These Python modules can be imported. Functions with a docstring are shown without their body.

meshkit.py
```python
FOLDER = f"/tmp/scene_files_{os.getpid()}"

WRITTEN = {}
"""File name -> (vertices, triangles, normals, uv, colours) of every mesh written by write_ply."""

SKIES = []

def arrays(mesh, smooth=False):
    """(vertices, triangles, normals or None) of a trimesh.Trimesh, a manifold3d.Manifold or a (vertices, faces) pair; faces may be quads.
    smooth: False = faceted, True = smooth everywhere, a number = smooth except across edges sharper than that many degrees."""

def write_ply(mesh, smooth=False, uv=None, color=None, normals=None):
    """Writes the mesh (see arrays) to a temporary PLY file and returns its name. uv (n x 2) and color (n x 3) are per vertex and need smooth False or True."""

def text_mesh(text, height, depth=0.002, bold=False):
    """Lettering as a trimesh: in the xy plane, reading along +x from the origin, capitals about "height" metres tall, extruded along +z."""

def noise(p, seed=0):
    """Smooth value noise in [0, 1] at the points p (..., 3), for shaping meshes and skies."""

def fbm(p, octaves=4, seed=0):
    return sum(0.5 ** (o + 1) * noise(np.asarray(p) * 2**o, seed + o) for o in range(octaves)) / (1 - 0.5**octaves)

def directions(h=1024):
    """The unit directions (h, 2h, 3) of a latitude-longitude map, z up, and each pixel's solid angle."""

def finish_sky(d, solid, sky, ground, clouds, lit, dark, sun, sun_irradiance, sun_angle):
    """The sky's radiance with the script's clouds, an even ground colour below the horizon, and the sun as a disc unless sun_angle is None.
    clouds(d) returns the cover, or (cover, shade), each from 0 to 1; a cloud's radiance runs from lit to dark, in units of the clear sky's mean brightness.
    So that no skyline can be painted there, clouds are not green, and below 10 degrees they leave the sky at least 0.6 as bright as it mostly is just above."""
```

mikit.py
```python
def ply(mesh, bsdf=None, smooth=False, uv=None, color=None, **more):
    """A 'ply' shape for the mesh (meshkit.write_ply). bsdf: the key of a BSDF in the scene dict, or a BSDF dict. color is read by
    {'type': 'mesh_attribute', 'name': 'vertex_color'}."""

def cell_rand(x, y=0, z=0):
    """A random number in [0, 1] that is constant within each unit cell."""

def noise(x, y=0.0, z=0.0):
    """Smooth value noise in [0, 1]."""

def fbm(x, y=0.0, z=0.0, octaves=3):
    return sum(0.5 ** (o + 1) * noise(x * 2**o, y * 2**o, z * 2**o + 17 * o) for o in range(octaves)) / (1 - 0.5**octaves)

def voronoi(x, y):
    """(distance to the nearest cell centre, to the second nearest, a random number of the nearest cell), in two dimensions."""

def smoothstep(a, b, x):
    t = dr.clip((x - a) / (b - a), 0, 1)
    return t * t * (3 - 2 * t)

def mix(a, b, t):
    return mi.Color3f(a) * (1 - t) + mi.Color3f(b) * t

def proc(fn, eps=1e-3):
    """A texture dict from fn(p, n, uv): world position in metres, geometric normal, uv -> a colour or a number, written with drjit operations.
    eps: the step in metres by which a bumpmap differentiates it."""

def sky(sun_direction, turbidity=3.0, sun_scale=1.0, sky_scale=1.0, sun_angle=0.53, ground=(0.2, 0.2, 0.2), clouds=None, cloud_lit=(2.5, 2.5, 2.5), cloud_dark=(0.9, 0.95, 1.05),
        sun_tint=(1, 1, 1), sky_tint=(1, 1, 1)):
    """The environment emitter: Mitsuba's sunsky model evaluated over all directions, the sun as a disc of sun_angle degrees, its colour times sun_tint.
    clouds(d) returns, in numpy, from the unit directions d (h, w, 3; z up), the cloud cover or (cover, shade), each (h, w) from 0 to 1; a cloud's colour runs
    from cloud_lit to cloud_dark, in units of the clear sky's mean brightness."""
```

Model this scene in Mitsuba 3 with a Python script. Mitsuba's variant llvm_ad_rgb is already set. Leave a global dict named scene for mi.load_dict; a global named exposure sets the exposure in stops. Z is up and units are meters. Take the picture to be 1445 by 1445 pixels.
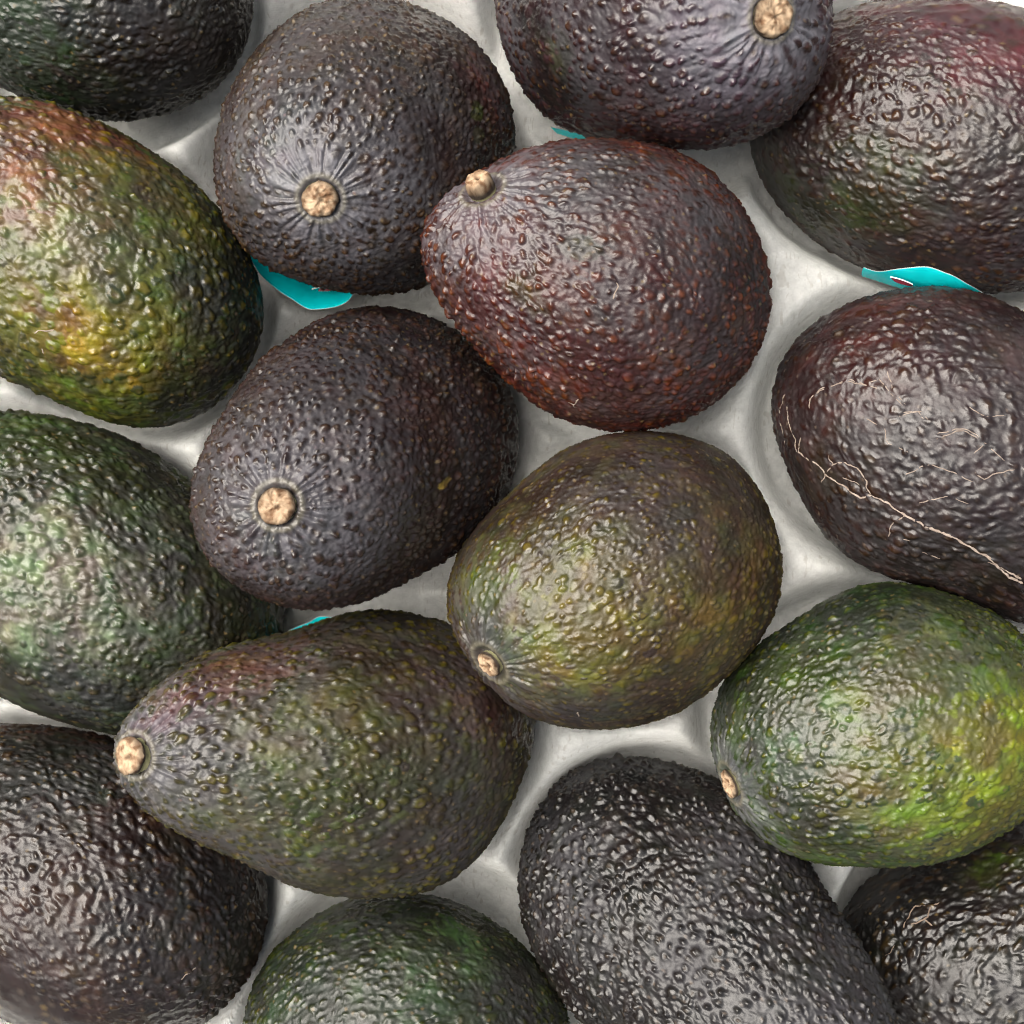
import numpy as np, trimesh, mitsuba as mi, drjit as dr
from scipy.spatial import ConvexHull, cKDTree
import mikit, meshkit
from mikit import ply, proc

T = mi.ScalarTransform4f
scene, labels = {'type': 'scene'}, {}

# ---------------------------------------------------------------- camera, sky, exposure
H = 0.36                                             # the phone hangs straight above the tray
scene['camera'] = {'type': 'perspective', 'fov': float(2 * np.degrees(np.arctan(0.125 / H))), 'fov_axis': 'x', 'near_clip': 0.01, 'far_clip': 50.0,
                   'to_world': T().look_at(origin=[0, 0, H], target=[0, 0, 0], up=[0, 1, 0])}
scene['sky'] = mikit.sky((-0.55, 0.22, 1.0), turbidity=3, sun_scale=0.95, sky_scale=0.85, sun_angle=62, sun_tint=(0.87, 0.97, 1.14),
                         clouds=lambda d: (np.ones(d.shape[:2]), 1 - np.clip(d[..., 2], 0, 1) ** 0.8), cloud_lit=(0.90, 0.98, 1.10), cloud_dark=(0.08, 0.085, 0.095))
exposure = 2.7

# ---------------------------------------------------------------- materials
scene['skin'] = {'type': 'principled', 'base_color': {'type': 'mesh_attribute', 'name': 'vertex_color'}, 'roughness': proc(lambda p, n, uv: mi.Float(uv.x)), 'specular': 0.85}
scene['cork'] = {'type': 'principled', 'base_color': {'type': 'mesh_attribute', 'name': 'vertex_color'}, 'roughness': 0.75, 'specular': 0.3}


def pulp(p, n, uv):
    a = mikit.fbm(p.x * 260, p.y * 260, p.z * 260)
    b = mikit.fbm(p.x * 45, p.y * 45, p.z * 45)
    m = mikit.fbm(p.x * 620, p.y * 620, p.z * 620)
    grain = mikit.noise(p.x * 2600, p.y * 2600, p.z * 2600)
    fibre = mikit.smoothstep(0.72, 0.9, mikit.noise(p.x * 1800 + 4 * mikit.noise(p.x * 300, p.y * 300), p.y * 420, p.z * 420))
    c = mikit.mix((0.74, 0.75, 0.72), (0.88, 0.885, 0.86), a) * (0.68 + 0.22 * b + 0.30 * m + 0.14 * grain)
    return mikit.mix(c, (0.52, 0.50, 0.45), fibre * 0.45)


def weave(p, n, uv):                                 # the wire screen of the mould and loose fibres
    f = mikit.fbm(p.x * 900, p.y * 900, p.z * 900, octaves=2)
    s = dr.sin(p.x * 9000 + 3 * mikit.noise(p.y * 200, p.x * 90)) * dr.sin(p.y * 9000 + p.z * 5000)
    return f * 1.0 + 0.4 * s


scene['pulp'] = {'type': 'twosided', 'bsdf': {'type': 'bumpmap', 'arbitrary': proc(weave, eps=2e-4), 'scale': 5e-4,
                 'nested': {'type': 'principled', 'base_color': proc(pulp), 'roughness': 0.9, 'specular': 0.2}}}


def film(p, n, uv):
    edge = mikit.smoothstep(0.965, 1.0, uv.y)
    face = mikit.mix((0.0, 0.82, 0.88), (0.75, 0.90, 0.91), edge)
    return mikit.mix(face, (0.5, 0.5, 0.5), dr.select(uv.x > 1.5, mi.Float(1.0), mi.Float(0.0)))   # the gummed side is grey-white


scene['sticker_film'] = {'type': 'twosided', 'bsdf': {'type': 'principled', 'base_color': proc(film), 'roughness': 0.38, 'specular': 0.5}}
scene['red_print'] = {'type': 'twosided', 'bsdf': {'type': 'principled', 'base_color': {'type': 'rgb', 'value': [0.16, 0.02, 0.035]}, 'roughness': 0.4}}
scene['white_print'] = {'type': 'twosided', 'bsdf': {'type': 'principled', 'base_color': {'type': 'rgb', 'value': [0.75, 0.75, 0.75]}, 'roughness': 0.4}}

# ---------------------------------------------------------------- the fruits: shape (p: centre, stem axis, length, width, taper; f: girth lumps), skin style and colours
# pa: colour areas (unit direction, angular radius, sRGB, strength); stem: where the stub sits; scar: corky veins (directions, radii in mm)
FRUIT = {
 1: dict(base=(36, 34, 25), tip=(64, 62, 36), pitch=2.2, amp=0.34, wr=0.5, bloom=0.25, pit=0.2, pa=[(-0.182, -0.749, 0.637, 0.55, (38, 66, 26), 0.8), (0.575, -0.582, 0.576, 0.4, (50, 38, 30), 0.8), (0.603, -0.777, 0.181, 0.3, (24, 22, 18), 0.8)], p=[-0.10968, 0.13394, -0.00609, 2.94651, 0.08807, 0.09009, 0.06605, 0.14916, 0.0339], f=[-0.018, -0.086, -0.04, -0.062, -0.037, -0.034, -0.043, -0.035, -0.063, -0.066, -0.067, -0.099, -0.039]),
 2: dict(blot=0.45, dark=0.95, base=(50, 56, 26), tip=(118, 112, 52), pitch=2.5, amp=0.36, wr=0.55, bloom=0.3, pit=0.15, pa=[(0.96, -0.11, 0.259, 0.85, (20, 28, 18), 1), (0.084, 0.01, 0.996, 0.55, (124, 122, 88), 0.95), (-0.034, 0.497, 0.867, 0.36, (136, 100, 78), 0.9), (0.279, 0.773, 0.57, 0.45, (104, 68, 50), 0.9), (0.621, 0.344, 0.704, 0.4, (78, 84, 34), 0.8), (0.052, -0.559, 0.827, 0.42, (120, 124, 50), 1), (0.211, -0.62, 0.755, 0.27, (158, 134, 72), 0.85), (0.568, -0.446, 0.691, 0.35, (86, 90, 34), 0.8), (-0.038, -0.916, 0.4, 0.3, (86, 92, 26), 0.9)], p=[-0.10641, 0.06093, -0.00211, 2.54435, 0.16624, 0.0956, 0.06515, 0.01851, 0.10416], f=[0.09, -0.17, -0.01, 0.14, 0.091, 0.003, -0.141, -0.208, 0.107, 0.221, 0.129, -0.001, -0.192], scar=[([(-0.114, -0.597, 0.794), (-0.082, -0.572, 0.816), (-0.039, -0.566, 0.824), (0.007, -0.551, 0.834)], 0.16, 0.14), ([(-0.106, -0.678, 0.727), (-0.11, -0.706, 0.699)], 0.18, 0.12)]),
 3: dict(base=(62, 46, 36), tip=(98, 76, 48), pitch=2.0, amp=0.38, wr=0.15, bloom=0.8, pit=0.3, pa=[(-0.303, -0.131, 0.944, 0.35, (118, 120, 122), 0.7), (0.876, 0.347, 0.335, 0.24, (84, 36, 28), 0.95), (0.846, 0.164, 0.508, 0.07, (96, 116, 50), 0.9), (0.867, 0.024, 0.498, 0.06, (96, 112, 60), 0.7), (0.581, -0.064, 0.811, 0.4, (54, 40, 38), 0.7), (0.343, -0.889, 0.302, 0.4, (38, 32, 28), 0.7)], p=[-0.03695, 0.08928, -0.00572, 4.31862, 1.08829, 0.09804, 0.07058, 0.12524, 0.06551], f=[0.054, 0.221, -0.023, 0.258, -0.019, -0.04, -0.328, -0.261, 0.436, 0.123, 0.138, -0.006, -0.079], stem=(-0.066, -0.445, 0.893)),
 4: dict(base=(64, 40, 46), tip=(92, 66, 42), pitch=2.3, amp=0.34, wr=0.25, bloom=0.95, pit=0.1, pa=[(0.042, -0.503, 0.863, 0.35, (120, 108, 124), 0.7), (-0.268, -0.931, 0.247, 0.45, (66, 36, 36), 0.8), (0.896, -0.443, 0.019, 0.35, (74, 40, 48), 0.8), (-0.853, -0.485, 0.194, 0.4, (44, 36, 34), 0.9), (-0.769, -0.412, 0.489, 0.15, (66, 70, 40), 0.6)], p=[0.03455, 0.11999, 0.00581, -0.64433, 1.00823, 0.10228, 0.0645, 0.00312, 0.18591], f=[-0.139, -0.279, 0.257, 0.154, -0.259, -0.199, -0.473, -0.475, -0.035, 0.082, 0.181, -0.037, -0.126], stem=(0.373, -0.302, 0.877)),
 5: dict(dark=0.55, base=(64, 46, 40), tip=(104, 78, 62), pitch=2.1, amp=0.3, wr=0.8, bloom=0.5, pit=0.1, pa=[(-0.218, 0.625, 0.749, 0.5, (104, 40, 52), 0.9), (-0.637, 0.27, 0.722, 0.5, (74, 40, 36), 0.8), (-0.869, -0.472, 0.148, 0.42, (54, 60, 30), 0.85), (-0.588, -0.455, 0.669, 0.3, (70, 76, 44), 0.7), (-0.042, -0.926, 0.376, 0.4, (52, 36, 40), 0.8), (0.034, 0.315, 0.949, 0.35, (104, 54, 60), 0.7)], p=[0.10936, 0.09106, -0.00705, -0.26211, 0.15678, 0.09995, 0.06906, -0.00729, 0.04069], f=[0.013, -0.018, 0.016, 0.064, -0.042, -0.053, 0.043, -0.058, -0.061, 0.039, 0.061, 0.094, -0.05]),
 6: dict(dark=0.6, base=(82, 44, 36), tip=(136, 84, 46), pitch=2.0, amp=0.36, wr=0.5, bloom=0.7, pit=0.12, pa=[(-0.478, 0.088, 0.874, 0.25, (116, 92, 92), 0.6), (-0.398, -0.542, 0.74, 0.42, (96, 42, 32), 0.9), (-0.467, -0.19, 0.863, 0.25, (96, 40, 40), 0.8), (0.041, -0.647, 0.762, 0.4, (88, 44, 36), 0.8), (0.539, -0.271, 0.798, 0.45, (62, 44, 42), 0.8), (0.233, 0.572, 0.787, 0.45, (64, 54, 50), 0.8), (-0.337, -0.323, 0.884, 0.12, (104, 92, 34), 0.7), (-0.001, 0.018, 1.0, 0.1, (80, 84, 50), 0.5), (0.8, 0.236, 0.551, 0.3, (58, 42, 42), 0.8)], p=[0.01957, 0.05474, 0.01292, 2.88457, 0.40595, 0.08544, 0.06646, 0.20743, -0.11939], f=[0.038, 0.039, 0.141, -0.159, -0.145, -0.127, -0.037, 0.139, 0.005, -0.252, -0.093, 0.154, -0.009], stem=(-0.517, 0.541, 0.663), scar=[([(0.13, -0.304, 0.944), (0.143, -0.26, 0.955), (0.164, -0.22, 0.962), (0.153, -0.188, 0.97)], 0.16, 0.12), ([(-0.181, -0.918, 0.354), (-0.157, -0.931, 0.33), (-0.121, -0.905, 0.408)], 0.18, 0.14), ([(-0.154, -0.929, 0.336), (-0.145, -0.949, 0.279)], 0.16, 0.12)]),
 7: dict(base=(58, 42, 42), tip=(84, 66, 56), pitch=2.5, amp=0.3, wr=0.9, bloom=0.3, pit=0.05, pa=[(-0.518, 0.612, 0.598, 0.45, (84, 42, 38), 0.85), (-0.911, 0.213, 0.352, 0.3, (72, 40, 36), 0.8), (-0.837, -0.423, 0.346, 0.35, (52, 38, 26), 0.8), (-0.112, 0.479, 0.871, 0.4, (70, 46, 44), 0.7), (-0.395, -0.72, 0.571, 0.4, (46, 38, 32), 0.8)], p=[0.1153, 0.01188, 0.00153, -0.50064, 0.02732, 0.10881, 0.07015, 0.13231, -0.01778], f=[-0.007, 0.006, -0.234, 0.119, -0.365, -0.09, -0.302, -0.135, 0.498, 0.279, 0.168, -0.336, -0.289], scar=[([(-0.113, -0.751, 0.65), (-0.192, -0.709, 0.679), (-0.252, -0.65, 0.717), (-0.321, -0.596, 0.736), (-0.391, -0.526, 0.755), (-0.434, -0.498, 0.751)], 0.38, 0.28), ([(-0.434, -0.498, 0.751), (-0.503, -0.462, 0.731), (-0.58, -0.415, 0.701), (-0.656, -0.357, 0.665), (-0.714, -0.321, 0.623)], 0.3, 0.22), ([(-0.402, -0.519, 0.754), (-0.478, -0.481, 0.735), (-0.535, -0.449, 0.716), (-0.58, -0.415, 0.701)], 0.18, 0.12), ([(-0.124, -0.725, 0.677), (-0.213, -0.677, 0.705), (-0.276, -0.667, 0.692)], 0.3, 0.15), ([(-0.714, -0.321, 0.623), (-0.757, -0.343, 0.556), (-0.826, -0.28, 0.489), (-0.887, -0.227, 0.402), (-0.904, -0.177, 0.388), (-0.94, -0.14, 0.311), (-0.966, -0.101, 0.24), (-0.952, -0.017, 0.306)], 0.24, 0.14), ([(-0.887, -0.227, 0.402), (-0.856, -0.167, 0.489), (-0.813, -0.148, 0.563), (-0.764, -0.179, 0.62), (-0.736, -0.243, 0.632), (-0.733, -0.279, 0.62), (-0.714, -0.321, 0.623)], 0.17, 0.17), ([(-0.856, -0.167, 0.489), (-0.864, -0.113, 0.49)], 0.14, 0.1), ([(-0.887, -0.227, 0.402), (-0.898, -0.273, 0.344)], 0.16, 0.1), ([(-0.732, -0.307, 0.608), (-0.776, -0.257, 0.577), (-0.825, -0.237, 0.512)], 0.12, 0.1), ([(-0.58, -0.415, 0.701), (-0.627, -0.452, 0.635), (-0.643, -0.541, 0.542)], 0.17, 0.13), ([(-0.955, 0.231, 0.187), (-0.984, 0.141, 0.112), (-0.994, 0.053, 0.097), (-0.995, -0.06, 0.079)], 0.13, 0.1), ([(-0.963, 0.163, 0.216), (-0.974, 0.049, 0.222), (-0.969, -0.023, 0.247), (-0.968, -0.103, 0.229)], 0.12, 0.1), ([(-0.608, -0.547, 0.576), (-0.565, -0.558, 0.608)], 0.12, 0.1), ([(-0.524, -0.621, 0.582), (-0.453, -0.668, 0.59)], 0.12, 0.08), ([(-0.893, 0.15, 0.424), (-0.879, 0.203, 0.432), (-0.832, 0.26, 0.49), (-0.772, 0.283, 0.569), (-0.722, 0.305, 0.621), (-0.654, 0.289, 0.699), (-0.611, 0.276, 0.742)], 0.12, 0.1), ([(-0.562, 0.137, 0.815), (-0.481, 0.171, 0.86), (-0.464, 0.132, 0.876)], 0.12, 0.1), ([(-0.423, 0.061, 0.904), (-0.312, 0.104, 0.944), (-0.259, 0.081, 0.963), (-0.233, 0.037, 0.972), (-0.286, -0.024, 0.958)], 0.12, 0.1), ([(-0.295, -0.131, 0.946), (-0.26, -0.165, 0.952), (-0.221, -0.128, 0.967), (-0.12, -0.081, 0.99)], 0.13, 0.1), ([(-0.602, 0.329, 0.727), (-0.558, 0.231, 0.797), (-0.532, 0.19, 0.825)], 0.12, 0.08), ([(-0.887, 0.192, 0.42), (-0.842, 0.244, 0.481), (-0.768, 0.286, 0.574), (-0.721, 0.317, 0.616), (-0.659, 0.294, 0.693), (-0.613, 0.322, 0.722)], 0.13, 0.09), ([(-0.562, 0.378, 0.736), (-0.561, 0.281, 0.779), (-0.525, 0.206, 0.826)], 0.11, 0.08), ([(-0.551, 0.155, 0.82), (-0.462, 0.175, 0.869), (-0.449, 0.123, 0.885)], 0.12, 0.09), ([(-0.433, 0.03, 0.901), (-0.317, 0.095, 0.944), (-0.239, 0.048, 0.97), (-0.159, -0.044, 0.986)], 0.12, 0.09), ([(-0.584, -0.191, 0.789), (-0.481, -0.116, 0.869), (-0.397, -0.144, 0.907), (-0.307, -0.186, 0.933)], 0.12, 0.08), ([(-0.266, 0.231, 0.936), (-0.199, 0.188, 0.962), (-0.097, 0.225, 0.969)], 0.11, 0.08), ([(-0.696, 0.106, 0.71), (-0.634, 0.067, 0.77), (-0.637, -0.018, 0.771), (-0.56, -0.062, 0.826)], 0.11, 0.08), ([(-0.531, -0.337, 0.778), (-0.417, -0.28, 0.865), (-0.335, -0.31, 0.89)], 0.11, 0.08)]),
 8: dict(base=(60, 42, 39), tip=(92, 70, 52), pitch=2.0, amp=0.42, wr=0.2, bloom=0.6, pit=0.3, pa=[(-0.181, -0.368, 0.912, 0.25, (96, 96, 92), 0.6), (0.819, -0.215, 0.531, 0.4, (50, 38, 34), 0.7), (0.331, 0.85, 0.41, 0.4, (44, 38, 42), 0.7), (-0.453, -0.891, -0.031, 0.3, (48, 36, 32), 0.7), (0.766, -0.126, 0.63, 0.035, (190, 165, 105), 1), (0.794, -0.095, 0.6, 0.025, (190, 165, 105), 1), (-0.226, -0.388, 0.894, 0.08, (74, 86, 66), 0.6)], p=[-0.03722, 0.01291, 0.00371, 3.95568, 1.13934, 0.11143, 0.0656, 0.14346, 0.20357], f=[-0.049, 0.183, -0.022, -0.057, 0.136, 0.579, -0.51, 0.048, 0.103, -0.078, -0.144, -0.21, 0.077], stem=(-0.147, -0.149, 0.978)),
 9: dict(dark=0.72, base=(70, 60, 44), tip=(122, 116, 56), pitch=1.75, amp=0.21, wr=0.4, bloom=0.3, pit=0.15, pa=[(-0.28, -0.062, 0.958, 0.55, (112, 108, 50), 0.95), (-0.695, 0.087, 0.714, 0.3, (98, 112, 56), 0.8), (-0.018, -0.412, 0.911, 0.3, (118, 112, 34), 0.9), (0.558, -0.248, 0.792, 0.42, (98, 84, 40), 0.8), (-0.076, 0.791, 0.606, 0.45, (66, 52, 44), 0.8), (0.78, 0.131, 0.612, 0.3, (78, 66, 40), 0.7), (-0.047, -0.801, 0.597, 0.3, (52, 48, 40), 0.8), (-0.695, -0.248, 0.674, 0.2, (66, 72, 60), 0.8)], p=[0.02467, -0.0162, 0.01142, 3.5661, 0.48761, 0.08342, 0.06642, 0.05994, 0.01214], f=[0.015, 0.087, -0.178, -0.135, 0.188, -0.383, 0.022, 0.417, -0.05, -0.24, -0.033, 0.167, -0.16], stem=(-0.705, -0.45, 0.548), scar=[([(-0.144, -0.791, 0.595), (-0.139, -0.838, 0.527)], 0.18, 0.12)]),
 10: dict(blot=0.4, dark=0.9, base=(54, 60, 42), tip=(64, 62, 40), pitch=2.2, amp=0.38, wr=0.4, bloom=0.35, pit=0.35, pa=[(0.072, 0.053, 0.996, 0.48, (132, 140, 116), 0.9), (0.026, 0.861, 0.508, 0.35, (60, 76, 36), 0.8), (0.731, 0.342, 0.591, 0.5, (42, 44, 32), 0.8), (0.068, -0.805, 0.589, 0.35, (36, 42, 36), 0.8), (0.441, 0.593, 0.673, 0.25, (58, 66, 34), 0.6)], p=[-0.1086, -0.01532, -0.00941, 2.63707, 0.17188, 0.10526, 0.06995, 0.01754, 0.05817], f=[0.012, -0.039, -0.043, -0.028, -0.218, 0.143, -0.194, 0.206, -0.201, 0.179, -0.075, 0.165, 0.065]),  # first area: pale highlight sheen on the top, painted into the peel colour
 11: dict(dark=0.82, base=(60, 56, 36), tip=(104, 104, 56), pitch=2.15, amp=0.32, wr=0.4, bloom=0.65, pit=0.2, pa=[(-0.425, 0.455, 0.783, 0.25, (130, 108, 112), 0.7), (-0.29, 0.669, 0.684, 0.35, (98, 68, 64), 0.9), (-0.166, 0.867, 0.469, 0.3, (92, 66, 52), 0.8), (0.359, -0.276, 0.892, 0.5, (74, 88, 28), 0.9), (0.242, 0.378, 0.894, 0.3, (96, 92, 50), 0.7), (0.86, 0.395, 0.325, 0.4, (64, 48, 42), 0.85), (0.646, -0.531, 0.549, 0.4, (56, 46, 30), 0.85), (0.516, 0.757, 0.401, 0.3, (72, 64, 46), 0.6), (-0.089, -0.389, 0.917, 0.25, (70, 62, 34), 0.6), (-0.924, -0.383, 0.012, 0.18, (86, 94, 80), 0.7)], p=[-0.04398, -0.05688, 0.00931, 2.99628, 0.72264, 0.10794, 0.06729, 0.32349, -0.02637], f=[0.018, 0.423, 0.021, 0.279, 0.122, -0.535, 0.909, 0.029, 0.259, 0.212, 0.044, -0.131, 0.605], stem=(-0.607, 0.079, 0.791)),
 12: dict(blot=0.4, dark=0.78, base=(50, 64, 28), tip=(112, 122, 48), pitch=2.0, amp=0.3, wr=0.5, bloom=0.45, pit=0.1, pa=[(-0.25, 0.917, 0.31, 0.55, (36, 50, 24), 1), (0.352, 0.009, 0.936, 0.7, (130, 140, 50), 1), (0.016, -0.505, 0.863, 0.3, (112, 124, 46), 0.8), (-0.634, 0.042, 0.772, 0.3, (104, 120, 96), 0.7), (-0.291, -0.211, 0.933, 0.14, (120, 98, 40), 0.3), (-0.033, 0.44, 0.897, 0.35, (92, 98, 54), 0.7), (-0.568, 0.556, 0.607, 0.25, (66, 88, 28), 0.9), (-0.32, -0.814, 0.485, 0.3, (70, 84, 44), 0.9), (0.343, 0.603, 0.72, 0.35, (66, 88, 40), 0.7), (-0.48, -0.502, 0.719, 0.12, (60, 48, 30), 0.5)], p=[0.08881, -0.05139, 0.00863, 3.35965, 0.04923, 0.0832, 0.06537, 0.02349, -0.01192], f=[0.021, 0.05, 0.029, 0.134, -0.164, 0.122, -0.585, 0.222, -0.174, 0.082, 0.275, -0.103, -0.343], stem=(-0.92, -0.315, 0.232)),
 13: dict(base=(58, 42, 36), tip=(84, 66, 50), pitch=2.2, amp=0.36, wr=0.5, bloom=0.25, pit=0.25, pa=[(0.088, 0.812, 0.577, 0.4, (48, 56, 44), 0.8), (0.105, -0.041, 0.994, 0.5, (76, 50, 38), 0.8), (0.621, -0.21, 0.755, 0.4, (50, 40, 28), 0.8), (0.855, 0.15, 0.497, 0.4, (36, 32, 30), 0.8)], p=[-0.11061, -0.09139, -0.01, 2.62129, 0.08749, 0.10086, 0.07165, 0.14551, 0.03573], f=[-0.005, -0.002, 0.258, 0.138, 0.139, 0.07, 0.071, -0.137, -0.073, -0.148, -0.147, -0.108, 0.049], scar=[([(0.667, -0.356, 0.655), (0.697, -0.322, 0.641), (0.738, -0.291, 0.609)], 0.16, 0.1)]),
 14: dict(dark=0.6, base=(50, 60, 38), tip=(88, 98, 52), pitch=2.0, amp=0.27, wr=0.7, bloom=0.3, pit=0.15, pa=[(0.251, 0.81, 0.529, 0.3, (78, 98, 66), 0.8), (-0.691, 0.49, 0.531, 0.35, (56, 74, 54), 0.8), (-0.215, 0.942, 0.256, 0.35, (40, 46, 32), 0.8), (0.724, 0.518, 0.456, 0.3, (44, 46, 34), 0.8), (-0.017, 0.478, 0.878, 0.3, (72, 92, 64), 0.7)], p=[-0.02668, -0.13294, -0.01207, 3.16206, -0.09399, 0.08182, 0.07011, -0.09537, 0.00274], f=[0.022, 0.167, 0.236, -0.229, -0.015, -0.041, -0.134, 0.15, -0.184, 0.097, 0.121, 0.082, -0.114]),
 15: dict(dark=0.55, base=(40, 36, 33), tip=(50, 46, 38), pitch=2.15, amp=0.5, wr=0.05, bloom=0.8, pit=0.25, pa=[(-0.56, 0.819, 0.125, 0.4, (32, 30, 31), 0.7), (0.581, 0.488, 0.651, 0.4, (48, 38, 38), 0.6)], p=[0.04772, -0.10722, -0.00022, -0.69968, 0.71378, 0.11515, 0.06675, 0.21134, 0.07431], f=[0.085, -0.103, 0.19, -0.241, 0.303, -0.144, -0.198, -0.101, -0.282, 0.331, -0.291, 0.369, 0.006]),
 16: dict(base=(44, 38, 32), tip=(80, 66, 48), pitch=2.5, amp=0.36, wr=0.85, bloom=0.2, pit=0.1, pa=[(-0.442, 0.779, 0.445, 0.13, (92, 106, 38), 0.6), (-0.325, 0.809, 0.49, 0.12, (86, 98, 36), 0.5), (-0.853, 0.421, 0.309, 0.35, (34, 32, 26), 0.8)], p=[0.13242, -0.11239, -0.014, 0.41687, 0.08201, 0.10242, 0.07024, 0.13769, 0.07456], f=[-0.126, 0.501, 0.054, -0.181, -0.021, -0.095, 0.115, 0.182, -0.286, -0.133, 0.411, 0.042, -0.482], scar=[([(-0.798, 0.374, 0.473), (-0.777, 0.445, 0.445), (-0.758, 0.5, 0.419), (-0.735, 0.514, 0.443), (-0.707, 0.518, 0.481)], 0.22, 0.14), ([(-0.776, 0.4, 0.488), (-0.73, 0.442, 0.521), (-0.717, 0.458, 0.524), (-0.709, 0.508, 0.49), (-0.675, 0.551, 0.491)], 0.16, 0.22), ([(-0.726, 0.444, 0.525), (-0.701, 0.412, 0.582)], 0.25, 0.15), ([(-0.877, 0.186, 0.443), (-0.849, 0.231, 0.475), (-0.836, 0.274, 0.475)], 0.14, 0.1)]),
}

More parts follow.
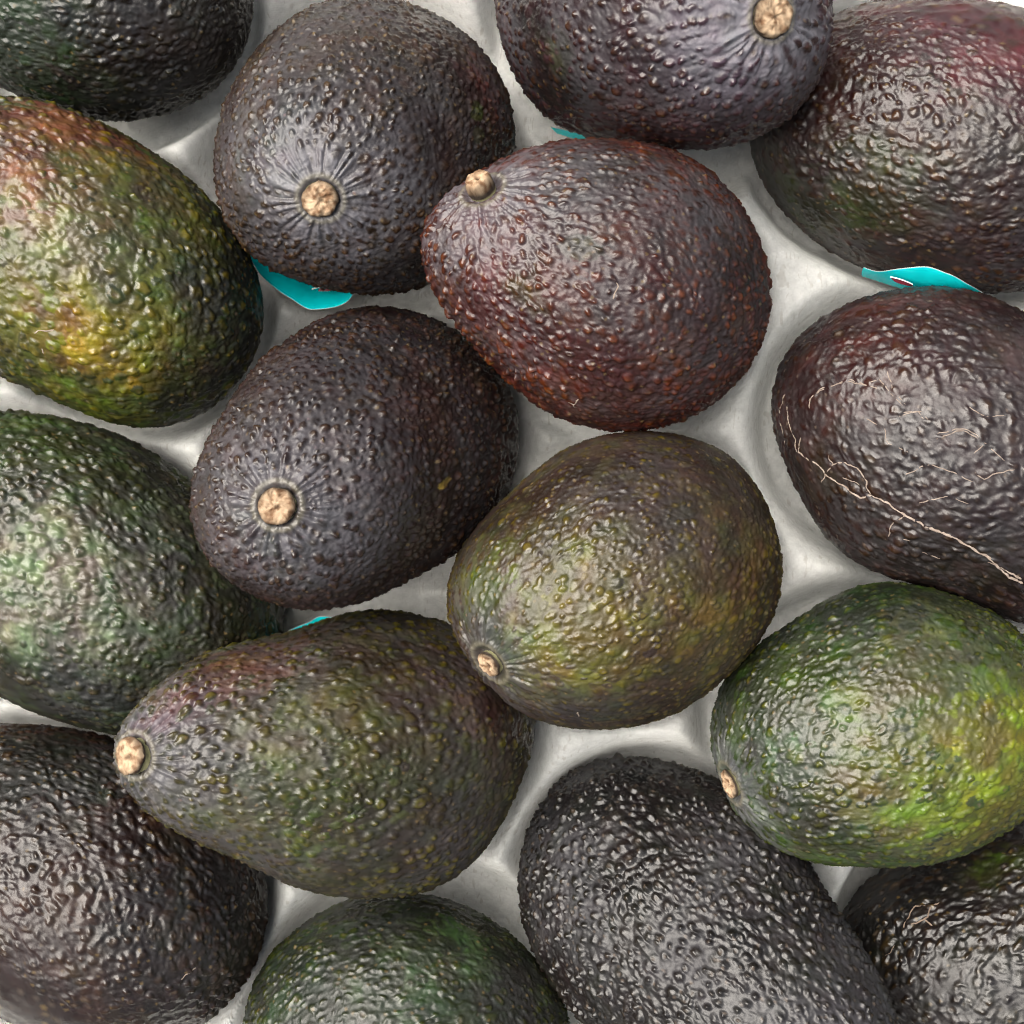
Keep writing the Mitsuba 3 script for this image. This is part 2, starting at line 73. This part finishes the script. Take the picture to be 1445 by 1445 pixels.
STICKER = {
 3: [[(-65.95, 77.63, -26), (-64.28, 73.18, -26), (-61.68, 68.73, -26), (-57.97, 65.21, -26), (-53.33, 62.05, -26), (-47.95, 59.27, -26), (-42.39, 59.83, -26), (-38.31, 61.68, -26), (-36.82, 64.28, -26)], [(-67.57, 73.24, -20.5), (-65.92, 68.85, -20.5), (-63.36, 64.46, -20.5), (-59.7, 60.98, -20.5), (-55.13, 57.88, -20.5), (-49.83, 55.13, -20.5), (-44.34, 55.68, -20.5), (-40.32, 57.51, -20.5), (-38.86, 60.07, -20.5)], [(-68.94, 69.85, -18), (-67.16, 65.35, -17.2), (-64.76, 61.13, -18), (-61.13, 57.68, -18), (-56.47, 54.47, -17.2), (-51.32, 51.86, -18), (-45.87, 52.41, -18), (-41.78, 54.11, -17.2), (-40.42, 56.77, -18)]],
 5: [[(87.45, 58.8, -8), (91.52, 57.57, -8), (95.15, 56.18, -7), (99.82, 54.62, -6), (106.56, 53.59, -5), (112.88, 52.89, -5), (117.26, 53.06, -5)], [(86.09, 59.05, -3), (90.38, 57.67, -2), (93.6, 57.02, 1), (98.22, 56.19, 3), (105.09, 54.99, 3), (111.02, 53.74, 1), (116.3, 52.97, -2)], [(85.66, 59.61, 1), (89.3, 58.25, 3), (93.14, 58.44, 6), (98.26, 58.45, 9), (103.83, 56.76, 9), (109.48, 54.7, 6), (115.66, 53.03, 0)]],
 4: [[(11.81, 99.41, -27), (15.53, 98.29, -27), (19.62, 97.18, -27), (24.64, 96.06, -27)], [(10.01, 99.78, -22), (14.23, 98.86, -22), (19.0, 97.57, -22), (23.96, 96.29, -22)]],
 11: [[(-57.61, -32.44, -14), (-54.37, -31.72, -14), (-50.78, -30.65, -14), (-47.72, -29.57, -14), (-44.67, -28.67, -14)], [(-58.37, -31.02, -12), (-54.8, -29.23, -12), (-51.22, -27.8, -12), (-48.36, -26.37, -12), (-44.6, -26.73, -12)]],
}
PRINT = {
 3: [([[(-49.5, 56.38, -16.6), (-47.12, 56.35, -16.4), (-44.95, 57.25, -16.4)], [(-49.32, 57.1, -16.6), (-47.12, 57.43, -16.4), (-44.77, 57.52, -16.4)]], 'red_print'), ([[(-51.12, 56.72, -16.5), (-47.1, 57.58, -16.2), (-43.84, 57.76, -16.2)], [(-51.12, 57.0, -16.5), (-47.1, 57.95, -16.2), (-43.84, 57.98, -16.2)]], 'white_print')],
 5: [([[(92.56, 55.85, 3), (94.28, 55.16, 3), (97.02, 54.64, 3)], [(91.57, 56.62, 3.5), (93.84, 55.95, 4), (96.75, 54.75, 4)]], 'red_print'), ([[(91.28, 56.63, 4), (93.71, 55.95, 4.5), (96.61, 54.76, 4.5)], [(91.28, 56.89, 4), (93.71, 56.21, 4.5), (96.61, 55.01, 4.5)]], 'white_print')],
}

LABEL = {
    1: 'dark green-black avocado lying in the top left corner of the tray',
    2: 'large yellow-green avocado with a pinkish shoulder at the left edge',
    3: 'grey-brown avocado standing stem up, turquoise sticker below',
    4: 'purple-brown avocado at the top edge with round tan stem stub and lilac bloom',
    5: 'crimson-tinged dark avocado in the top right corner with a curled turquoise sticker below',
    6: 'reddish brown avocado in the upper middle whose stem stub sticks out at its upper left',
    7: 'dark purple-brown avocado at the right edge crossed by pale branching corky veins',
    8: 'dark purplish avocado left of the centre with its round tan stem facing up',
    9: 'olive and brown finely speckled avocado at the centre, small stem stub at its lower left',
    10: 'dark green avocado with painted pale green sheen at the left edge, below the yellow-green one',
    11: 'pear-shaped olive avocado with pinkish neck and tan stem stub pointing left',
    12: 'bright green avocado with a yellow-green side at the right edge, the greenest of all',
    13: 'dark brown avocado in the bottom left corner partly under the pear-shaped one',
    14: 'dull dark green avocado cut off by the bottom edge, below the pear-shaped one',
    15: 'black avocado with round glossy pebbles and grey valleys at the bottom edge',
    16: 'dark brown wrinkled avocado in the bottom right corner beneath the bright green one',
}


def body(F, U):
    """Points of the smooth fruit for unit directions U: an egg of revolution about the stem axis with a slightly lumpy girth."""
    cx, cy, cz, az, el, L, W, k, q = F['p']
    a = np.array([np.cos(el) * np.cos(az), np.cos(el) * np.sin(az), np.sin(el)])
    g = np.linspace(-1, 1, 201)
    top = (np.sqrt(1 - g * g) * (1 - k * g + q * g * g)).max()
    c = U @ a
    P = np.array([cx, cy, cz]) + (L / 2 * c)[:, None] * a + (U - c[:, None] * a) * (W / 2 * (1 - k * c + q * c * c) / top)[:, None]
    d = P[:, :2] - [cx, cy]
    th = np.arctan2(d[:, 1], d[:, 0])
    b = np.stack([np.ones_like(th)] + [t(m * th) for m in range(1, 7) for t in (np.cos, np.sin)], -1) @ np.array(F['f']) * 1e-3
    rho = np.linalg.norm(d, axis=1)
    w = np.clip(rho / (W / 2), 0, 1.25) ** 2
    P[:, :2] += d / np.maximum(rho, 1e-9)[:, None] * (b * w)[:, None]
    return P


def lin(c):
    c = np.asarray(c, float) / 255.0
    return np.where(c <= 0.04045, c / 12.92, ((c + 0.055) / 1.055) ** 2.4)


def sstep(a, b, x):
    t = np.clip((x - a) / (b - a), 0, 1)
    return t * t * (3 - 2 * t)


def unit(v):
    return v / np.maximum(np.linalg.norm(v, axis=-1, keepdims=True), 1e-12)


def sphere_points(n, split, share):
    """Spiral points on the unit sphere, the share of them above z = split, and their triangles."""
    k = (np.arange(n) + 0.5) / n
    z = np.where(k < share, 1 - (1 - split) * k / share, split - (1 + split) * (k - share) / (1 - share))
    ph = np.pi * (1 + 5 ** 0.5) * np.arange(n)
    r = np.sqrt(np.clip(1 - z * z, 0, 1))
    U = np.c_[r * np.cos(ph), r * np.sin(ph), z]
    S = ConvexHull(U).simplices
    flip = np.einsum('ij,ij->i', np.cross(U[S[:, 1]] - U[S[:, 0]], U[S[:, 2]] - U[S[:, 0]]), U[S[:, 0]]) < 0
    S[flip] = S[flip][:, ::-1]
    return U, S


BALL = {'whole': sphere_points(100000, -0.12, 0.90), 'cut': sphere_points(76000, 0.05, 0.92)}
CUT = (1, 4, 5, 10, 13, 14, 16)


def turn(axis):
    z = unit(np.asarray(axis, float))
    x = unit(np.cross([0.31, 0.95, 0.1], z))
    return np.stack([x, np.cross(z, x), z], 1)


def vnormals(P, S):
    n = np.zeros_like(P)
    fn = np.cross(P[S[:, 1]] - P[S[:, 0]], P[S[:, 2]] - P[S[:, 0]])
    for k in range(3):
        n += np.stack([np.bincount(S[:, k], fn[:, c], len(P)) for c in range(3)], 1)
    return unit(n)


def scatter(F, n, pitch, rng, spread=0.27):
    """Pebble centres on the smooth fruit: random points thinned to an uneven spacing."""
    u = rng.normal(size=(n, 3))
    u = unit(u)
    u = u[u[:, 2] > -0.55]
    P = body(F, u)
    need = pitch * (1 - spread + 2 * spread * meshkit.noise(P * 160 + 3.7, 5)) * rng.uniform(0.8, 1.2, len(P))
    tree, alive = cKDTree(P), np.ones(len(P), bool)
    near = tree.query_ball_point(P, need)
    for i in range(len(P)):
        if alive[i]:
            alive[near[i]] = False
            alive[i] = True
    return P[alive], need[alive]


def make_fruit(i, F):
    rng = np.random.default_rng(100 + i)
    C = np.array(F['p'][:3])
    U0, S = BALL['cut' if i in CUT else 'whole']
    aim = np.array([-C[0] * (6 if i in CUT else 1.0), -C[1] * (6 if i in CUT else 1.0), H])
    U = U0 @ turn(aim).T
    P = body(F, U)
    N = vnormals(P, S)
    mm = 1e-3
    a = np.array([np.cos(F['p'][4]) * np.cos(F['p'][3]), np.cos(F['p'][4]) * np.sin(F['p'][3]), np.sin(F['p'][4])])
    us = np.array(F.get('stem', a), float)[None]
    us = unit(us)
    Ps = body(F, us)[0]
    ds = np.linalg.norm(P - Ps, axis=1)                       # distance from the stem
    near_stem = np.exp(-ds / 0.020)

    bend = np.stack([meshkit.noise(P * 520 + 40 * c, 200 + c + i) - 0.5 for c in range(3)], 1) * 0.0012 * (0.25 + 0.75 * min(1, F['wr'] * 1.6)) + np.stack([meshkit.noise(P * 1300 + 40 * c, 210 + c + i) - 0.5 for c in range(3)], 1) * 0.0004

    def pebbles(seedP, rad, amp, elong, twist, kk=7):
        tree = cKDTree(seedP)
        PW = P + bend
        dist, idx = tree.query(PW, k=kk, workers=4)
        d0 = np.linalg.norm(seedP - Ps, axis=1)
        t = unit(Ps - seedP)
        nrm = unit(seedP - C)
        t = unit(t - np.einsum('ij,ij->i', t, nrm)[:, None] * nrm)
        b = np.cross(nrm, t)
        ang = twist
        t = t * np.cos(ang)[:, None] + b * np.sin(ang)[:, None]
        best, tip, tone = np.zeros(len(P)), np.zeros(len(P)), np.zeros(len(P))
        toneS = rng.random(len(seedP))
        acc = np.zeros(len(P))
        for j in range(kk):
            s = idx[:, j]
            dl = PW - seedP[s]
            m = np.einsum('ij,ij->i', dl, t[s])
            e = elong[s]
            d = np.sqrt(np.maximum((dist[:, j] ** 2 - m * m) * e + (m / e) ** 2 * e, 0)) / rad[s]
            h = np.clip(1 - d * d, 0, 1)
            h = h ** 0.85 * amp[s]
            acc += h ** 5
            up = h > best
            best = np.where(up, h, best)
            tip = np.where(up, 1 - np.clip(d, 0, 1), tip)
            tone = np.where(up, toneS[s], tone)
        return acc ** 0.2, tip, tone

    pitch, A, wr = 0.84 * F['pitch'] * mm, 2.05 * F['amp'] * mm, 0.6 * F['wr']
    # main pebbles
    Q, need = scatter(F, int(19000 * (2.0e-3 / pitch) ** 2), pitch, rng)
    d0 = np.linalg.norm(Q - Ps, axis=1)
    flow = (meshkit.fbm(Q * 55 + i, 2, i) - 0.5) * 5.0 * wr
    el = 1 + 1.5 * np.exp(-d0 / 0.014) + wr * (0.35 + 1.1 * rng.random(len(Q)))
    size = rng.uniform(0.38, 0.78, len(Q)) * need * (1.0 + 0.35 * wr)
    amp = A * rng.uniform(0.3, 1.0, len(Q)) * 1.15 * (0.5 + 0.95 * meshkit.noise(Q * 45, 11 + i)) * (0.45 + 0.55 * sstep(0.006, 0.016, d0))
    h1, tip, tone = pebbles(Q, size, amp, el, flow)
    # small grains between
    Q2, need2 = scatter(F, int(15000 * (1.5e-3 / (pitch * 0.62)) ** 2), pitch * 0.62, rng)
    d2 = np.linalg.norm(Q2 - Ps, axis=1)
    h2, tip2, tone2 = pebbles(Q2, need2 * rng.uniform(0.35, 0.7, len(Q2)), A * rng.uniform(0.08, 0.55, len(Q2)) * (0.3 + 0.7 * sstep(0.004, 0.014, d2)), 1 + 1.2 * np.exp(-d2 / 0.014) + 0.5 * rng.random(len(Q2)), (rng.random(len(Q2)) - 0.5) * 2.0, 5)
    # leathery wrinkles, folds that run out from the stem, broad lumps
    warp = np.stack([meshkit.noise(P * 210, 60 + i), meshkit.noise(P * 210 + 9, 61 + i), meshkit.noise(P * 210 + 21, 62 + i)], 1) * 0.004
    ridge = 1 - np.abs(2 * meshkit.noise((P + warp) * 330, 33 + i) - 1) * 1.6
    ridge2 = 1 - np.abs(2 * meshkit.noise((P + warp) * 760, 43 + i) - 1) * 1.5
    tS = unit(Ps - C)
    e1 = unit(np.cross(tS, [0.2, 0.5, 0.84])); e2 = np.cross(tS, e1)
    ga = np.arctan2((P - Ps) @ e2, (P - Ps) @ e1)
    fold = meshkit.noise(np.stack([np.cos(ga) * 7.5, np.sin(ga) * 7.5, ds * 110], 1), 71 + i)
    fold = (np.abs(2 * fold - 1) ** 0.8)
    foldw = sstep(0.0035, 0.0065, ds) * (1 - sstep(0.009, 0.026, ds))
    ridge3 = 1 - np.abs(2 * meshkit.noise((P + warp * 0.5) * 1500, 53 + i) - 1) * 1.4
    lump = meshkit.fbm(P * 55 + i * 3.1, 2, 7 + i) - 0.5
    region = 0.55 + 0.75 * meshkit.noise(P * 38 + 5.5, 90 + i)
    h = (h1 * 1.0 + h2 * 0.75) * region + A * (0.14 + 0.30 * wr) * (ridge - 0.4) * (1 - 0.7 * near_stem) + A * 0.16 * (ridge2 - 0.5) * (1.5 + 1.2 * wr) + 0.00011 * (ridge3 - 0.5) + 0.0007 * lump
    h += foldw * (fold - 0.5) * 0.0010 * (1.0 if 'stem' in F else 0.4)
    # corky pits on some pebble tips
    pit = sstep(1 - F['pit'] - 0.04, 1 - F['pit'], tone) * sstep(0.55, 0.85, tip)
    h -= pit * A * 0.5
    # the stem sits in a small collar
    if 'stem' in F:
        h += (-0.0011 * (1 - sstep(0.0034, 0.0049, ds)) + 0.00035 * np.exp(-((ds - 0.0055) / 0.0008) ** 2))
    P2 = P + N * h[:, None]

    # ------------------------------------------------ colour of the peel
    n1 = meshkit.fbm(P * 70 + 11, 3, 120 + i)
    n2 = meshkit.fbm(P * 190 + 4, 2, 140 + i)
    col = np.repeat(lin(F['base'])[None], len(P), 0)
    n3 = meshkit.noise(P * 420, 130 + i)
    wob = (tone - 0.5) * 0.9 + (n1 - 0.5) * 1.5 + (n2 - 0.5) * 0.9 + (n3 - 0.5) * 0.7
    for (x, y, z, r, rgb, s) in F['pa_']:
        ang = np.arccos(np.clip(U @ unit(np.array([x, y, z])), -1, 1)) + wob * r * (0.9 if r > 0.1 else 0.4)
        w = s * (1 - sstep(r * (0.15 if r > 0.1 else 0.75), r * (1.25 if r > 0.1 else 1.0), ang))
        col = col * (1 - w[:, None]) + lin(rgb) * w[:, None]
    ton = (h1 + h2 * 0.75) / A
    col *= (0.62 + 0.76 * n2)[:, None]
    blot = sstep(0.66, 0.74, meshkit.fbm(P * 150 + 77, 3, 170 + i)) * F.get('blot', 0.3)
    col = col * (1 - blot[:, None]) + lin((44, 33, 22)) * blot[:, None]
    mott = sstep(0.43, 0.57, meshkit.fbm(P * 135 + 15, 4, 180 + i) + 0.16 * (tone - 0.5))[:, None]
    col = col * (np.array([0.66, 0.56, 0.60]) * (1 - mott) + np.array([1.22, 1.22, 1.12]) * mott)
    # mottling in hue: greener and browner cells
    hue = (meshkit.noise(P * 260 + 2, 150 + i) - 0.5)[:, None]
    col *= 1 + hue * np.array([0.38, -0.22, 0.1])
    peak = sstep(0.5, 1.1, ton) * (0.35 + 0.65 * tone)
    tipc = np.maximum(lin(F['tip']) * np.array([1.75, 1.5, 0.95]), col * 1.6)
    col = col * (1 - 0.5 * peak[:, None]) + tipc * 0.5 * peak[:, None]
    grey = col.mean(1, keepdims=True)
    col = (col * 1.3 - grey * 0.3) * F.get('dark', 0.5) * 0.58
    # waxy bloom stays in the valleys, thickest near the stem
    valley = 1 - sstep(0.10, 0.55, ton)
    patchy = sstep(0.30, 0.75, meshkit.fbm(P * 60 + 31, 3, 160 + i))
    bl = F['bloom'] * valley * (0.22 * patchy + 1.15 * np.exp(-(ds / 0.019) ** 2) * (0.35 + 0.65 * fold))
    bl = np.clip(bl, 0, 0.85)[:, None]
    col = col * (1 - 0.55 * bl) + np.array([0.25, 0.25, 0.29]) * 0.55 * bl
    # lenticels: tiny corky dots
    Q3, need3 = scatter(F, 7000, 1.7e-3, rng)
    tree3 = cKDTree(Q3)
    dd, ii = tree3.query(P, workers=4)
    lt = rng.random(len(Q3))
    dot = (1 - sstep(0.00022, 0.00046, dd)) * sstep(0.6, 0.95, lt)[ii]
    dotc = np.maximum(np.array([0.16, 0.105, 0.035]), col * 2.2) if i not in (7, 15) else np.array([0.13, 0.095, 0.07]) * np.ones_like(col)
    col = col * (1 - 0.6 * dot[:, None]) + dotc * 0.6 * dot[:, None]
    col = col * (1 - 0.6 * pit[:, None]) + np.array([0.085, 0.062, 0.045]) * 0.6 * pit[:, None]
    if 'stem' in F:
        ring = np.exp(-((ds - 0.0052) / 0.0006) ** 2)[:, None] * 0.6
        col = col * (1 - ring) + np.array([0.15, 0.135, 0.095]) * ring
    col = np.clip(col, 0.003, 0.9)
    rough = np.clip(0.395 + 0.16 * valley * patchy + 0.18 * bl[:, 0] + 0.10 * (n2 - 0.5) + 0.2 * pit - 0.13 * peak, 0.2, 0.8)
    uv = np.c_[rough, ton]
    return P2, S, uv, col, C, Ps, vnormals(P2, S)


def add(key, mesh, bsdf, label=None, **kw):
    scene[key] = ply(mesh, bsdf, **kw)
    if label:
        labels[key] = {'label': label}


# ---------------------------------------------------------------- small parts
def make_stem(Ps, axis, tall, rng, r=0.0041):
    """A ragged cork plug: revolved grid with noise."""
    R = turn(axis)
    nu, rings = 72, [(0, 1.0), (0.1, 1.0), (0.2, 1.0), (0.3, 1.0), (0.4, 1.0), (0.5, 1.0), (0.6, 1.0), (0.7, 0.98), (0.78, 0.95), (0.86, 0.9), (0.96, 0.72), (1.0, 0.45), (1.0, 0.15), (0.99, -0.2), (0.97, -0.6), (0.95, -1.1), (1.02, -1.5), (1.04, -2.2)]
    V, K = [], []
    th = np.linspace(0, 2 * np.pi, nu, endpoint=False)
    o = rng.random(3) * 50
    for rr, hh in rings:
        wob = 1 + 0.10 * (meshkit.fbm(np.c_[np.cos(th) * 1.6, np.sin(th) * 1.6, np.full(nu, hh)] + o, 3, 3) - 0.5) * 3.5
        x, y = rr * r * wob * np.cos(th), rr * r * wob * np.sin(th)
        q = np.c_[x, y, np.zeros(nu)]
        n = meshkit.fbm(q * 1000 + o, 3, 5) - 0.5
        z = (hh * tall if hh > 0 else hh * 0.0011) + (n * 0.0016 if hh > 0.3 else n * 0.0003) + (-0.0006 * np.exp(-(np.hypot(x - 0.0004, y) / 0.0006) ** 2) if hh > 0.6 else 0)
        V.append(np.c_[x, y, z])
        t = meshkit.fbm(q * 1100 + o + (0 if hh > 0.6 else hh), 3, 8)[:, None]
        t = sstep(0.25, 0.75, t)
        c = np.array([0.15, 0.075, 0.035]) * (1 - t) + np.array([0.56, 0.41, 0.27]) * t
        c = c * (1 - 0.6 * max(0.0, rr - 0.75) / 0.25)
        hole = np.exp(-(np.hypot(x - 0.0004, y) / 0.0005) ** 2)[:, None] * (hh > 0.6)
        c = c * (1 - 0.7 * hole)
        if hh <= 0.2:
            c = c * 0.15 + np.array([0.015, 0.012, 0.01])
        if hh <= -0.6:
            c = np.tile(np.array([0.20, 0.19, 0.10]), (nu, 1))
        K.append(c)
    F = []
    for k in range(len(rings) - 1):
        for j in range(nu):
            a, b = k * nu + j, k * nu + (j + 1) % nu
            F += [[a, a + nu, b], [b, a + nu, b + nu]]
    V = np.vstack(V) @ R.T + Ps
    return trimesh.Trimesh(V, np.array(F), process=False), np.vstack(K)


def make_vein(path, ra, rb, rng):
    """A flattened, knobbly corky ridge along points on the peel."""
    pts = np.array(path)
    seg = np.r_[0, np.cumsum(np.linalg.norm(np.diff(pts, axis=0), axis=1))]
    n = max(6, int(seg[-1] / 0.00035))
    s = np.linspace(0, seg[-1], n)
    q = np.stack([np.interp(s, seg, pts[:, c]) for c in range(3)], 1)
    q[1:-1] += (meshkit.noise(q[1:-1, None, :] * 900 + np.arange(3)[None, :, None] * 17)[..., :] - 0.5) * 0.0004
    rad = np.linspace(ra, rb, n) * 1e-3 * (0.75 + 0.6 * meshkit.noise(q * 1500, 4))
    rad[0] *= 0.5; rad[-1] *= 0.3
    t = unit(np.gradient(q, axis=0))
    up = np.array([0, 0, 1.0])
    sd = unit(np.cross(t, up)); up2 = np.cross(sd, t)
    m = 7
    ph = np.linspace(0, 2 * np.pi, m, endpoint=False)
    V = (q[:, None] + rad[:, None, None] * (np.cos(ph)[None, :, None] * sd[:, None] + 0.45 * np.sin(ph)[None, :, None] * up2[:, None])).reshape(-1, 3)
    F = []
    for k in range(n - 1):
        for j in range(m):
            a, b = k * m + j, k * m + (j + 1) % m
            F += [[a, a + m, b], [b, a + m, b + m]]
    return V, np.array(F), q


def sheet(rows, thick=0.00014, nu=40, nv=10):
    """A thin bent sheet through rows of points (metres): top, underside and the cut edge; uv.y runs to 1 at the last row."""
    from scipy.interpolate import PchipInterpolator
    g = []
    for r in rows:
        r = np.array(r, float)
        s = np.r_[0, np.cumsum(np.linalg.norm(np.diff(r, axis=0), axis=1))]
        g.append(PchipInterpolator(s / s[-1], r)(np.linspace(0, 1, nu)))
    g = np.array(g)
    v = np.linspace(0, 1, len(rows))
    g = (PchipInterpolator(v, g) if len(rows) > 2 else (lambda x: g[0] + (g[1] - g[0]) * x[:, None, None]))(np.linspace(0, 1, nv))
    n = unit(np.cross(np.gradient(g, axis=1), np.gradient(g, axis=0)))
    n *= np.sign(n[..., 2:].mean() or 1)
    V = np.concatenate([(g + n * thick / 2).reshape(-1, 3), (g - n * thick / 2).reshape(-1, 3)])
    uv = np.stack(np.meshgrid(np.linspace(0, 1, nu), np.linspace(0, 1, nv)), -1).reshape(-1, 2)
    uv = np.concatenate([uv, uv + [2.0, 0.0]])
    F, o = [], nu * nv
    for a in range(nv - 1):
        for b in range(nu - 1):
            p = a * nu + b
            F += [[p, p + 1, p + nu], [p + 1, p + nu + 1, p + nu], [o + p, o + p + nu, o + p + 1], [o + p + 1, o + p + nu, o + p + nu + 1]]
    rim = list(range(nu)) + [k * nu + nu - 1 for k in range(1, nv)] + [(nv - 1) * nu + b for b in range(nu - 2, -1, -1)] + [k * nu for k in range(nv - 2, 0, -1)]
    for a, b in zip(rim, rim[1:] + rim[:1]):
        F += [[a, o + a, b], [b, o + a, o + b]]
    return trimesh.Trimesh(V, np.array(F), process=False), uv


# ---------------------------------------------------------------- build the fruits
GROUP = 'avocados in the pulp tray'
for i, F in FRUIT.items():
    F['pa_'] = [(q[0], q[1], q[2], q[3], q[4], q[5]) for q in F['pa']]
    P, S, uv, col, C, Ps, N = make_fruit(i, F)
    key = 'avocado' if i == 1 else f'avocado_{i - 1:03d}'
    rng = np.random.default_rng(900 + i)
    scene[key] = ply(trimesh.Trimesh(P, S, process=False), 'skin', smooth=True, uv=uv, color=col)
    labels[key] = {'label': LABEL[i], 'category': 'avocado', 'group': GROUP}
    tree = cKDTree(P)
    if 'stem' in F:
        j = np.argsort(np.linalg.norm(P - Ps, axis=1))[:60]
        ring = np.linalg.norm(P - Ps, axis=1)
        ax = unit(N[(ring > 0.004) & (ring < 0.009)].mean(0))
        base = P[j].mean(0)
        tall = {6: 0.0034, 11: 0.0012, 9: 0.0010, 12: 0.0008}.get(i, 0.0015)
        m, kc = make_stem(base + ax * 0.0009, ax, tall, rng, {9: 0.0030, 12: 0.0032, 6: 0.0031, 11: 0.0040, 4: 0.0043}.get(i, 0.0039))
        scene[key + '__stem'] = ply(m, 'cork', smooth=True, color=kc)
        labels[key + '__stem'] = {'label': 'tan cork stem stub'}
    if 'scar' in F:
        name, what = ('corky_vein', 'pale corky vein') if i in (7, 16) else ('skin_crack', 'tiny pale crack in the peel')
        for n_, (path, ra, rb) in enumerate(F['scar']):
            u = unit(np.array(path))
            t, tt = np.linspace(0, 1, len(u)), np.linspace(0, 1, 12 * len(u))
            uu = unit(np.stack([np.interp(tt, t, u[:, c]) for c in range(3)], 1))
            B = body(F, uu)
            d, jj = tree.query(B, k=5)
            n = unit(N[jj].mean(1))
            hgt = np.einsum('ij,ij->i', P[jj].mean(1) - B, n)
            hgt = np.convolve(np.pad(hgt, 2, 'edge'), np.ones(5) / 5, 'valid')
            V, f, _ = make_vein(B + n * (hgt + 0.00002)[:, None], ra, rb, rng)
            t = meshkit.fbm(V * 1400, 2, 6)[:, None]
            k2 = f'{key}__{name}' + (f'_{n_:03d}' if n_ else '')
            scene[k2] = ply(trimesh.Trimesh(V, f, process=False), 'cork', smooth=True, color=np.array([0.16, 0.11, 0.085]) * (1 - t) + (np.array([0.26, 0.20, 0.15]) if i == 16 else np.array([0.44, 0.37, 0.31])) * t)
            labels[k2] = {'label': what}
    if i in STICKER:
        m, suv = sheet([np.array(r) * 1e-3 for r in STICKER[i]])
        scene[key + '__sticker'] = ply(m, 'sticker_film', smooth=True, uv=suv)
        labels[key + '__sticker'] = {'label': {3: 'turquoise sticker peeling off the underside', 5: 'curled turquoise sticker standing off the lower side'}.get(i, 'edge of a turquoise sticker')}
    if i in PRINT:
        for k, (rows, b) in enumerate(PRINT[i]):
            m, _ = sheet([np.array(r) * 1e-3 for r in rows], thick=0.0001, nu=16, nv=4)
            scene[key + '__sticker__print' + (f'_{k:03d}' if k else '')] = ply(m, b)

# ---------------------------------------------------------------- the moulded pulp tray
def balls(F):
    cx, cy, cz, az, el, L, W, k, q = F['p']
    al = np.linspace(0.05, np.pi - 0.05, 33)
    c, s = np.cos(al), np.sin(al)
    x, r = L / 2 * c, s * (1 - k * c + q * c * c)
    r = W / 2 * r / r.max()
    d = np.clip(np.gradient(r, x), -8, 8)
    a = np.array([np.cos(el) * np.cos(az), np.cos(el) * np.sin(az), np.sin(el)])
    return np.array([cx, cy, cz]) + (x + r * d)[:, None] * a, r * np.sqrt(1 + d * d)


fine = np.arange(-0.138, 0.1381, 0.0007)
ax1 = np.r_[np.arange(-0.215, -0.1385, 0.003), fine, np.arange(0.141, 0.2151, 0.003)]
X, Y = np.meshgrid(ax1, ax1)
shape = X.shape
X, Y = X.ravel(), Y.ravel()
sumexp, under, dmin = np.zeros(len(X)), np.full(len(X), 1.0), np.full(len(X), 1.0)
tau = 0.0013
for F in FRUIT.values():
    Cb, Rb = balls(F)
    sel = np.hypot(X - F['p'][0], Y - F['p'][1]) < 0.095
    x, y = X[sel], Y[sel]
    rho = np.hypot(x[:, None] - Cb[:, 0], y[:, None] - Cb[:, 1])
    d = (rho - Rb).min(1)
    zz = np.where(rho < Rb, Cb[:, 2] - np.sqrt(np.maximum(Rb ** 2 - rho ** 2, 0)), 1.0).min(1)
    sumexp[sel] += np.exp(-np.clip(d, -0.03, 1) / tau)
    under[sel] = np.minimum(under[sel], zz)
    dmin[sel] = np.minimum(dmin[sel], d)
for (cx, cy) in [(-0.190, 0.150), (-0.190, 0.04), (-0.195, -0.06), (-0.185, -0.155), (0.195, 0.16), (0.198, 0.035), (0.182, -0.06), (0.2, -0.165), (-0.105, -0.19), (0.025, -0.2), (0.115, -0.2), (-0.115, 0.2), (-0.02, 0.185), (0.06, 0.205), (0.14, 0.185)]:
    d = np.hypot(X - cx, Y - cy) - 0.028
    sumexp += np.exp(-np.clip(d, -0.03, 1) / tau)
    dmin = np.minimum(dmin, d)
d = -tau * np.log(np.maximum(sumexp, 1e-30))
ZP = -0.013
wall = 0.0008 * np.log1p(np.exp(np.clip((0.0036 - d) / 0.0007, -30, 60))) * 2.7
z = ZP - wall + 0.0012 * sstep(0.0042, 0.0052, d)
gap = 0.0010 + 0.006 * sstep(-0.014, -0.003, dmin)
z = np.maximum(z, np.where(under < 0.5, np.minimum(under - gap, -0.034), -0.062))
z = np.maximum(z, -0.062)
z = np.where(under < 0.5, np.minimum(z, under - 0.0009), z)
from scipy.ndimage import gaussian_filter
z = gaussian_filter(z.reshape(shape), 1.3).ravel()
z = np.where(under < 0.5, np.minimum(z, under - 0.0006), z)
q = np.c_[X, Y, 0 * X]
z += (meshkit.fbm(q * 150, 4, 3) - 0.5) * 0.0013 + (meshkit.fbm(q * 700, 3, 4) - 0.5) * 0.00055
edge = np.maximum(np.abs(X), np.abs(Y))
z = z - sstep(0.205, 0.215, edge) * 0.03
n0 = shape[0]
I = np.arange(n0 * n0).reshape(n0, n0)
quads = np.stack([I[:-1, :-1], I[:-1, 1:], I[1:, 1:], I[1:, :-1]], -1).reshape(-1, 4)
scene['pulp_tray'] = ply((np.c_[X, Y, z], quads), 'pulp', smooth=True)
labels['pulp_tray'] = {'label': 'pale grey moulded pulp tray with cups and flat ridges under the fruit', 'category': 'tray'}
